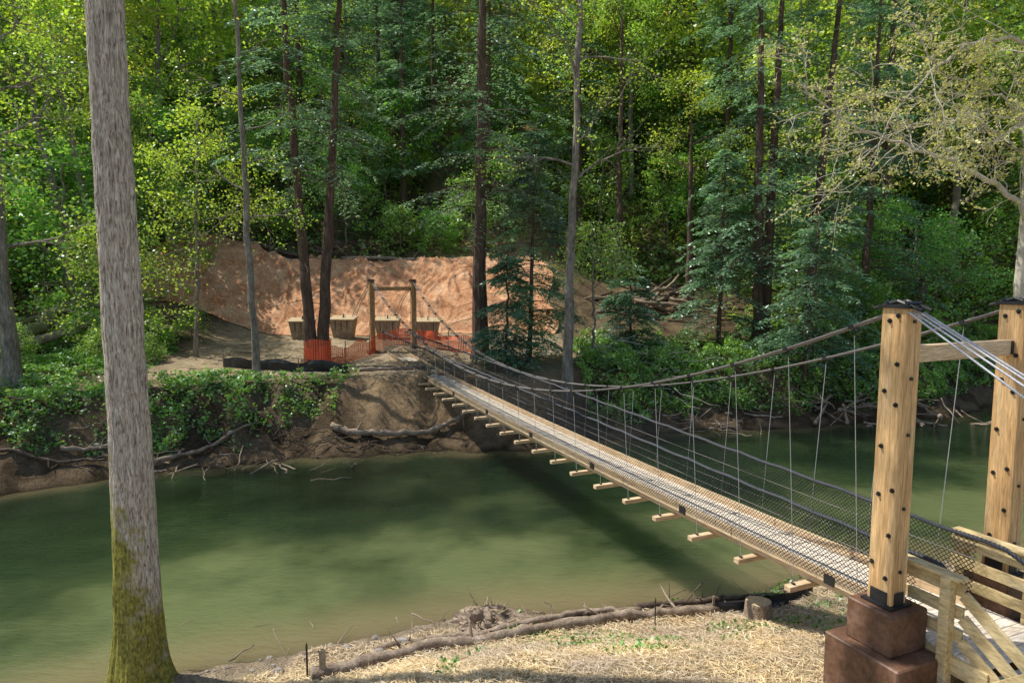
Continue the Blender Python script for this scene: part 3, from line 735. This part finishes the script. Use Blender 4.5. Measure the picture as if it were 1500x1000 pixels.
sticks('driftwood_pile', 26, 7.2, 26.2, 1.8, .4, 203, .03, 1.3, .4, M_LOG)
sticks('root_debris', 30, -5.0, 22.9, 1.6, .2, 204, .025, .9, .25, M_LOGD)
sticks('root_debris', 60, -11.5, 20.7, 2.8, .5, 205, .03, 1.3, .4, M_LOG)
sticks('root_debris', 60, -9.0, 22.6, 3.0, .5, 211, .022, 1.1, .5, M_LOGD)
sticks('root_debris', 26, .8, 24.6, .9, .4, 206, .03, 1.5, .4, M_LOG)
sticks('brush_twigs', 90, 5.8, 28.6, 2.2, 1.2, 207, .014, 1.6, 1.3, M_TWIG)
sticks('ground_debris', 70, -9.5, 30.5, 3.5, 2.0, 213, .02, .8, .05, M_LOGD)
sticks('shore_sticks', 50, .5, 10.9, 2.6, .45, 208, .014, .6, .05, M_LOG)
sticks('shore_sticks', 30, 5.0, 11.8, 1.8, .35, 209, .012, .7, .05, M_LOGD)
sticks('bank_branches', 24, 18, 33, 2.0, 1.0, 210, .05, 3.0, .8, M_LOG, .3)

def rocks(name, pts, seed):
    r = np.random.default_rng(seed); mb = MB()
    for (x, y, s) in pts:
        u = np.linspace(0, np.pi, 7); w = np.arange(8) * np.pi / 4; q = (.8 + .35 * r.random((7, 8)))
        U_, W_ = np.meshgrid(u, w, indexing='ij'); sc = np.array([1, .6 + .5 * r.random(), .45 + .3 * r.random()])
        V = np.stack([np.sin(U_) * np.cos(W_) * q, np.sin(U_) * np.sin(W_) * q, np.cos(U_) * q.mean()], -1) * s * sc
        V = V.reshape(-1, 3) + np.array([x, y, hgt(x, y) + s * .1])
        i = np.arange(6)[:, None]; j = np.arange(8)[None, :]; j2 = (j + 1) % 8
        mb.add(V, np.stack([i * 8 + j, i * 8 + j2, (i + 1) * 8 + j2, (i + 1) * 8 + j], -1).reshape(-1, 4))
    mb.build(name, [M_ROCK])
r_ = np.random.default_rng(300)
rp = [(-4.6 + 8 * r_.random(), 0, .02 + .05 * r_.random() ** 2) for _ in range(80)]
rocks('shore_rocks', [(x, float(yN(np.array([x]))[0]) - .15 - .9 * r_.random(), s) for x, _, s in rp] + [(-1.7, 10.1, .16), (-1.35, 9.9, .13), (-2.0, 9.8, .12), (-3.4, 9.4, .1)], 1)
rocks('bank_rocks', [(-11.2, 28.2, .25), (-10.6, 28.3, .2), (-9.4, 22.4, .13), (-12.8, 20.6, .12), (-3.1, 23.3, .1)], 2)

def splinter_stump():
    r = np.random.default_rng(77); mb = MB(); x0, y0 = -.43, 10.85; z0 = hgt(x0, y0) - .05
    th = np.linspace(0, 2 * np.pi, 25)[:-1]; n = 9
    V = []
    for k in range(n):
        f = k / (n - 1); rad = .50 * (1 - f) ** .8 + .02
        for t in th:
            q = mnoise.noise((math.cos(t) * 2.2, math.sin(t) * 2.2, f * 3)); V.append((x0 + rad * (1.25 + q * .7) * math.cos(t), y0 + rad * (.8 + q * .6) * math.sin(t), z0 + .34 * f + .06 * q))
    i = np.arange(n - 1)[:, None]; j = np.arange(24)[None, :]; j2 = (j + 1) % 24
    mb.add(V, np.stack([i * 24 + j, i * 24 + j2, (i + 1) * 24 + j2, (i + 1) * 24 + j], -1).reshape(-1, 4), 0)
    for k in range(70):
        a = r.random() * 6.28; q = r.random() ** .7; p = np.array([x0 + .45 * q * math.cos(a), y0 + .32 * q * math.sin(a), z0 + .33 * (1 - q)])
        d = unit(np.array([math.cos(a) * .8, math.sin(a) * .8, .6]) + r.normal(size=3) * .5); mb.tube([p, p + d * .12, p + d * .22 + r.normal(size=3) * .03], [.016, .011, .003], 4, k % 2)
    mb.build('splintered_stump', [M_LOG, M_CUT])
splinter_stump()
def cut_stump(x, y, r0, h):
    mb = MB(); z = hgt(x, y) - .05; n = 16; th = np.arange(n) * 2 * np.pi / n; V = []
    for rr, zz in ((1.35, 0), (1.1, .3), (1, .95), (.97, 1.0)):
        for k, t in enumerate(th): q = 1 + .08 * math.sin(3 * t + 1) + .04 * math.sin(7 * t); V.append((x + r0 * rr * q * math.cos(t), y + r0 * rr * q * math.sin(t), z + h * zz))
    i = np.arange(3)[:, None]; j = np.arange(n)[None, :]; j2 = (j + 1) % n
    mb.add(V, np.stack([i * n + j, i * n + j2, (i + 1) * n + j2, (i + 1) * n + j], -1).reshape(-1, 4), 0)
    V2 = [V[3 * n + k] for k in range(n)] + [(x, y, z + h * 1.01)] * n
    j = np.arange(n); mb.add(V2, np.stack([j, (j + 1) % n, n + (j + 1) % n, n + j], -1), 1)
    mb.build('cut_stump', [M_LOG, M_CUT])
cut_stump(4.0, 10.6, .2, .38)
def broken_snag():
    mb = MB(); x, y = 19.8, 33.6; z = hgt(x, y)
    mb.tube([(x, y, z - .3), (x, y, z + 1.4), (x + .25, y, z + 2.6), (x + .4, y, z + 3.2)], [.4, .33, .3, .2], 12, 0, True)
    for a in range(6): mb.tube([(x + .3, y, z + 2.9), (x + .35 + .15 * math.cos(a), y + .15 * math.sin(a), z + 3.3 + .15 * (a % 3))], [.07, .01], 4, 0)
    mb.build('broken_snag', [M_LOGD])
broken_snag()

def stake(name, x, y, w, h, mat):
    mb = MB(); z = hgt(x, y); mb.box((x, y, z + h / 2 - .1), (w, w * .6, h + .2), None, 0); mb.box((x, y, z + h + .015), (w * .5, w * .4, .03)); mb.build(name, [mat])
stake('survey_stake', -2.62, 8.95, .08, .42, M_CUT)
stake('steel_stake', -2.85, 9.0, .025, .5, M_LOGD)
stake('steel_stake', 2.35, 10.7, .02, .45, M_LOGD)

def ribbon(name, pts, h, mat, seg=.12, sink=.05, wob=.04, uv=True, thick=0, sag=.1, seed=1):
    P = smooth_path([(p[0], p[1], 0) for p in pts], max(8, int(sum(math.dist(a[:2], b[:2]) for a, b in zip(pts[:-1], pts[1:])) / seg)))
    n = len(P); t = np.concatenate([[0], np.cumsum(np.linalg.norm(np.diff(P, axis=0), axis=1))]); z = H(P[:, 0], P[:, 1])
    z = np.convolve(np.pad(z, 3, 'edge'), np.ones(7) / 7, 'valid'); rows = 5; V = []; UV = []
    top = h * (1 - sag * (.5 + .5 * np.cos(t * 2 * np.pi / 1.9))) * (1 + .12 * (vnoise(t * 1.3, 0 * t, seed) - .5))
    for k in range(rows):
        f = k / (rows - 1); w1 = wob * (vnoise(t * 2.5, 0 * t + f * 1.5, seed) - .5) * 2
        V.append(np.column_stack([P[:, 0] + w1 * .5, P[:, 1] + w1, z - sink + top * f])); UV.append(np.column_stack([t, top * f]))
    i = np.arange(rows - 1)[:, None]; j = np.arange(n - 1)[None, :]
    mb = MB(); mb.add(np.concatenate(V), np.stack([i * n + j, i * n + j + 1, (i + 1) * n + j + 1, (i + 1) * n + j], -1).reshape(-1, 4), 0, np.concatenate(UV))
    k = 0.0
    while k < t[-1]:
        x = np.interp(k, t, P[:, 0]); y = np.interp(k, t, P[:, 1]); zz = np.interp(k, t, z); mb.box((x, y + .03, zz + h * .5), (.035, .035, h * 1.15), None, 1); k += 1.9
    return mb.build(name, [mat, M_LOG], uv=True)
ribbon('silt_fence', [(-11.9, 27.9), (-10.4, 27.2), (-8.4, 26.5), (-6.3, 26.2)], .52, M_SILT, wob=.08, sag=.2)
ribbon('silt_fence', [(3.45, 11.15), (4.2, 11.2), (4.9, 11.45), (5.4, 11.75)], .26, M_SILT, wob=.06, seed=5)
ribbon('orange_safety_fence', [(-8.5, 28.1), (-7.7, 28.0), (-6.9, 29.4), (-6.4, 31.0), (-5.9, 32.9), (-4.4, 33.2), (-3.3, 31.9), (-1.6, 31.0)], .90, M_ORANGE, wob=.14, sag=.2, seed=7)
mbw = MB()
tt = np.linspace(0, 2 * np.pi, 33); V = []; UV = []
for zz in (2.25, 2.7, 3.35):
    V += [(-8.15 + .55 * math.cos(a) + .03 * math.sin(5 * a), 28.45 + .38 * math.sin(a), zz + .04 * math.sin(3 * a)) for a in tt]; UV += [(a * .5, zz) for a in tt]
i = np.arange(2)[:, None]; j = np.arange(32)[None, :]
mbw.add(V, np.stack([i * 33 + j, i * 33 + j + 1, (i + 1) * 33 + j + 1, (i + 1) * 33 + j], -1).reshape(-1, 4), 0, np.array(UV))
mbw.build('orange_trunk_guard', [M_ORANGE], uv=True)

# ------------------------------------------------------------------ the footbridge
ANG = math.radians(23.5); LEN = 26.6
BR = empty('suspension_footbridge', (5.02, 7.59, 0), ANG)
def deck_z(y):
    t = np.clip(np.asarray(y, float) / LEN, 0, 1); return 2.14 + .26 * t - 4 * .23 * t * (1 - t)
def rail_z(y):
    t = np.asarray(y, float) / LEN; return 2.98 + .12 * np.sin(np.clip(t, 0, 1) * np.pi) + .42 * t ** 2
def main_z(y):
    t = np.asarray(y, float) / LEN; return 3.15 + 2.57 * (2 * t - 1) ** 2
def cable_x(y):
    t = np.asarray(y, float) / LEN; return .985 - .28 * 4 * t * (1 - t)
HW = .44
r = np.random.default_rng(1)
mb = MB(); y = .0
while y < LEN:
    sl = float(deck_z(y + .1) - deck_z(y)) / .1; a = math.atan(sl); Rm = Matrix.Rotation(a, 3, 'X')
    mb.box((r.normal() * .004, y + .07, float(deck_z(y + .07)) + r.normal() * .002), (2 * HW - .06, .134, .038), Rm, 0); y += .145
mb.build('deck_planks', [M_PLANK], BR, bevel=.004)
mb = MB()
for sg in (-1, 1):
    y = 0.0; k = 0
    while y < LEN - .05:
        L = min(3.04, LEN - y); z = float(deck_z(y + L / 2)); a = math.atan(float(deck_z(y + L) - deck_z(y)) / L); Rm = Matrix.Rotation(a, 3, 'X')
        mb.box((sg * HW, y + L / 2, z + .055), (.045, L - .012, .16), Rm, 0)
        mb.box((sg * (HW - .12), y + L / 2, z - .09), (.06, L - .004, .13), Rm, 0)
        y += L
mb.build('curbs_and_stringers', [M_WY], BR, bevel=.005)
mb = MB(); ys_beam = np.arange(.6, LEN, 1.0)
for y in ys_beam: mb.box((r.normal() * .015, y, float(deck_z(y)) - .195), (1.56, .11, .075), None, 0)
mb.build('cross_beams', [M_WX], BR, bevel=.005)
mb = MB()
for y in np.arange(1.2, LEN, 3.04):
    for sg in (-1, 1): mb.box((sg * (HW + .03), y, float(deck_z(y)) + .03), (.014, .16, .13)); 
for y in ys_beam:
    for sg in (-1, 1): mb.box((sg * .66, y, float(deck_z(y)) - .15), (.03, .05, .03))
mb.build('splice_plates', [M_BLACK], BR)

def rope(mb, path, R0=.024):
    path = np.asarray(path); t = np.concatenate([[0], np.cumsum(np.linalg.norm(np.diff(path, axis=0), axis=1))]); L = t[-1]; n = int(L / .022)
    u = np.linspace(0, L, n); P = np.stack([np.interp(u, t, path[:, k]) for k in range(3)], 1); T = unit(np.gradient(P, axis=0)); A = unit(np.cross(T, np.array([0, 0, 1.]))); B = np.cross(T, A)
    for k in range(3):
        ph = u / .15 * 2 * np.pi + k * 2.094; mb.tube(P + (np.cos(ph)[:, None] * A + np.sin(ph)[:, None] * B) * R0 * .52, R0 * .6, 5)
mb = MB()
for sg in (-1, 1):
    y = np.linspace(-.3, LEN, 120); x = sg * (HW + .10 + 0 * y); z = rail_z(y)
    z = z + .02 * np.abs(np.sin(y * np.pi)) * -1
    path = np.column_stack([x, y, z])
    path = np.vstack([[sg * .60, -.52, 2.84], path])
    rope(mb, path, .027)
mb.build('handrail_ropes', [M_ROPE], BR, smooth=True)
mb = MB()
for sg in (-1, 1):
    y = np.linspace(0, LEN, 90)
    for f in (.38, .7):
        z = deck_z(y) + (rail_z(y) - deck_z(y)) * f; mb.tube(np.column_stack([sg * (HW + .045 + .04 * f + 0 * y), y, z]), .006, 4)
mb.build('mid_rail_cables', [M_STEELD], BR, smooth=True)
mb = MB()
for sg in (-1, 1):
    y = np.linspace(0, LEN, 130); lo = np.column_stack([sg * (HW + .03) + 0 * y, y, deck_z(y) + .02]); hi = np.column_stack([sg * (HW + .095) + .015 * np.sin(y * 3), y, rail_z(y) - .01])
    n = len(y); j = np.arange(n - 1); uvl = np.column_stack([y, 0 * y]); uvh = np.column_stack([y, rail_z(y) - deck_z(y)])
    mb.add(np.vstack([lo, hi]), np.stack([j, j + 1, n + j + 1, n + j], -1), 0, np.vstack([uvl, uvh]))
mb.build('safety_mesh', [M_NET], BR, uv=True)

mb = MB(); mc = MB()
for sg in (-1, 1):
    y = np.linspace(0, LEN, 90)
    for o in (-.04, .04): mb.tube(np.column_stack([sg * cable_x(y) + o, y, main_z(y)]), .017, 6)
    for k, yb in enumerate(ys_beam):
        x = float(sg * cable_x(yb)); zm = float(main_z(yb)); zd = float(deck_z(yb)) - .16
        if zm - zd < .2: continue
        mb.tube([(x, yb, zm), (sg * .66, yb, zd)], .0055, 4, 1)
        mc.box((x, yb, zm), (.13, .06, .05)); mc.tube([(x, yb, zm - .02), (x, yb, zm - .10)], .011, 5)
    for o, ex, ey, ez in ((-.10, -.1, -6.6, 1.9), (-.04, .05, -6.6, 2.2), (.03, .2, -6.2, 2.5), (.09, .5, -6.4, 2.3)):
        mb.tube([(sg * .985 + o, -.05, 5.76), (sg * .985 + o + ex * .5, ey * .5, (5.76 + ez) / 2 - .03), (sg * .985 + o + ex, ey, ez)], .011, 6, 1)
    for o in (-.06, .06):
        mb.tube([(sg * .985 + o, LEN, 5.7), (sg * 1.05 + o, LEN + 2.4, 4.7), (sg * 1.1 + o * 2, LEN + 4.3, 3.65)], .015, 5, 0)
mb.build('suspension_cables', [M_STEELD, M_STEEL], BR, smooth=True)
mc.build('cable_clamps', [M_BLACK], BR)

def tower(yc, name, wm, bz):
    w = MB(); k = MB(); f = MB(); rr = np.random.default_rng(int(yc) + 3)
    for sg in (-1, 1):
        x = sg * .985; z0, z1 = 2.53, 5.74
        for q, ox in enumerate((-.078, 0, .078)):
            w.box((x + ox, yc + (.004 if q == 1 else 0), (z0 + z1) / 2), (.0765, .29 if q != 1 else .284, z1 - z0), None, 0)
        k.box((x, yc, z1 + .015), (.30, .34, .03)); k.box((x, yc, z0 - .012), (.34, .36, .025))
        for s2 in (-1, 1):
            k.box((x + s2 * .124, yc, z0 + .07), (.012, .2, .14))
            k.box((x, yc + s2 * .150, z0 + .07), (.14, .01, .14))
            k.cyl((x - .1, yc + s2 * .12, z1 + .05), (x + .1, yc + s2 * .12, z1 + .05), .022)
        zz = [5.66, 5.60, 5.15, 4.85, 4.72, 4.25, 3.8, 3.72, 3.3, 2.95, 2.82]
        for i, z in enumerate(zz):
            oy = (.07 if i % 2 else -.07) + rr.normal() * .01
            for s2 in (-1, 1):
                k.cyl((x + s2 * .115, yc + oy, z), (x + s2 * .126, yc + oy, z), .026, 10); k.cyl((x + s2 * .12, yc + oy, z), (x + s2 * .148, yc + oy, z), .014, 6)
        for z in (5.60, 5.0, 4.4, 3.6, 2.9):
            k.cyl((x, yc - .144, z), (x, yc - .158, z), .02, 8)
        k.tube([(x - .07, yc + .28, z1 - .02), (x - .07, yc, z1 + .07), (x - .07, yc - .28, z1 - .02)], .02, 6); k.tube([(x + .07, yc + .28, z1 - .02), (x + .07, yc, z1 + .07), (x + .07, yc - .28, z1 - .02)], .02, 6)
        g = hgt(*(np.array([5.02, 7.59]) + np.array([x * math.cos(ANG) - yc * math.sin(ANG), x * math.sin(ANG) + yc * math.cos(ANG)])))
        f.box((x - .02 * sg, yc, 2.27), (.56, .56, .46)); f.box((x, yc - .02, (2.04 + g - .4) / 2), (.80, .92, 2.04 - g + .4))
        f.box((x + sg * .02, yc - .45, (1.72 + g - .4) / 2), (.78, .5, 1.72 - g + .4))
    w.box((0, yc, bz), (1.73, .09, .18), None, 1)
    k.box((-.84, yc - .05, bz), (.04, .012, .15)); k.box((.84, yc - .05, bz), (.04, .012, .15))
    w.build(name + '_posts_and_crossbeam', [wm, wm if wm is M_WZD else M_WX], BR, bevel=.007); k.build(name + '_bolts_and_brackets', [M_BLACK], BR); f.build(name + '_footings', [M_BLOCK], BR, bevel=.015)
tower(0.0, 'near_tower', M_WZ, 5.24); tower(LEN, 'far_tower', M_WZD, 5.38)

mb = MB()
for k in range(6): mb.box((0, -.08 - .145 * k, 2.11), (1.3, .138, .04), None, 0)
for k in range(5): mb.box((0, -.98 - .27 * k, 1.94 - .185 * k), (1.2, .27, .045), None, 0)
for sg in (-1, 1):
    mb.box((sg * .66, -.35, 2.0), (.045, 1.15, .20), None, 1)
    Rm = Matrix.Rotation(math.atan(.69), 3, 'X'); mb.box((sg * .64, -1.6, 1.47), (.045, 1.9, .26), Rm, 1)
mb.box((0, .1, 2.0), (1.28, .05, .2)); 
mb.build('landing_and_stair', [M_PLANK, M_FENCE], BR, bevel=.004)
mb = MB()
for sg in (-1, 1):
    for y, zt, zb in ((-.5, 2.95, 1.0), (.28 if sg > 0 else .2, 2.9, 1.2), (-1.55, 2.25, .9), (-2.5, 1.85, .8)):
        mb.box((sg * .72, y, (zt + zb) / 2), (.11, .11, zt - zb), None, 0)
    for zc in (2.83, 2.58, 2.33):
        mb.box((sg * .645, -.13, zc), (.036, 1.0, .135), None, 0)
        Rm = Matrix.Rotation(math.atan(.70), 3, 'X'); mb.box((sg * .643, -1.58, zc - .72), (.036, 2.35, .135), Rm, 0)
    mb.box((sg * .68, -.13, 2.955), (.16, 1.0, .036), None, 0)
    Rm = Matrix.Rotation(-math.atan(.9), 3, 'X'); mb.box((sg * .785, -1.0, 2.0), (.036, 1.5, .12), Rm, 0)
mb.build('stair_railing', [M_FENCE], BR, bevel=.005)

for x in (-10.7, -8.6, -6.35, -4.3):
    mb = MB(); y = 34.8; z = hgt(x, y) + .28
    a, b, c, d, h = .44, .62, .32, .42, .60
    V = [(-a, -c, -.4), (a, -c, -.4), (a, c, -.4), (-a, c, -.4), (-b, -d, h), (b, -d, h), (b, d, h + .12), (-b, d, h + .12)]
    mb.add(V, [[0, 3, 2, 1], [4, 5, 6, 7], [0, 1, 5, 4], [1, 2, 6, 5], [2, 3, 7, 6], [3, 0, 4, 7]], 0)
    mb.box((0, -.0, h + .085), (1.34, .98, .05), Matrix.Rotation(.14, 3, 'X'), 1)
    for q in (-.3, 0, .3): mb.box((q, -.39, h * .55), (.03, .06, h * .8), Matrix.Rotation(.16, 3, 'X'), 2)
    mb.tube([(0, .1, h + .1), (0, .02, h + .28), (0, -.1, h + .1)], .03, 6, 2)
    ob = mb.build('anchor_block', [M_ABLOCK, M_CUT, M_BLACK], bevel=.02); ob.location = (x, y, z); ob.rotation_euler = (0, 0, .1 * math.sin(x))

# ------------------------------------------------------------------ light, sky, camera
EL = math.radians(58); hx, hy = -.970, .243
S = Vector((hx * math.cos(EL), hy * math.cos(EL), math.sin(EL)))
sun = bpy.data.lights.new('sun', 'SUN'); sun.energy = 5.0; sun.angle = math.radians(.5); sun.color = (1, .95, .86)
so = bpy.data.objects.new('sun', sun); COL.objects.link(so); so.rotation_euler = S.to_track_quat('Z', 'Y').to_euler(); so.location = (0, 0, 60)
w = bpy.data.worlds.new('World'); scene.world = w; w.use_nodes = True
nt = w.node_tree; bg = nt.nodes['Background']; sky = nt.nodes.new('ShaderNodeTexSky'); sky.sky_type = 'NISHITA'; sky.sun_disc = False
sky.sun_elevation = EL; sky.sun_rotation = math.atan2(hx, hy); nt.links.new(sky.outputs[0], bg.inputs[0]); bg.inputs[1].default_value = .15
cam = bpy.data.cameras.new('camera'); cam.lens = 24; cam.sensor_width = 36; cam.clip_end = 800; cam.clip_start = .1
co = bpy.data.objects.new('camera', cam); COL.objects.link(co); co.location = (0, 0, 6.1); co.rotation_euler = (math.radians(90 - 5.71), 0, 0)
scene.camera = co
scene.view_settings.view_transform = 'Standard'; scene.view_settings.look = 'None'; scene.view_settings.exposure = 0
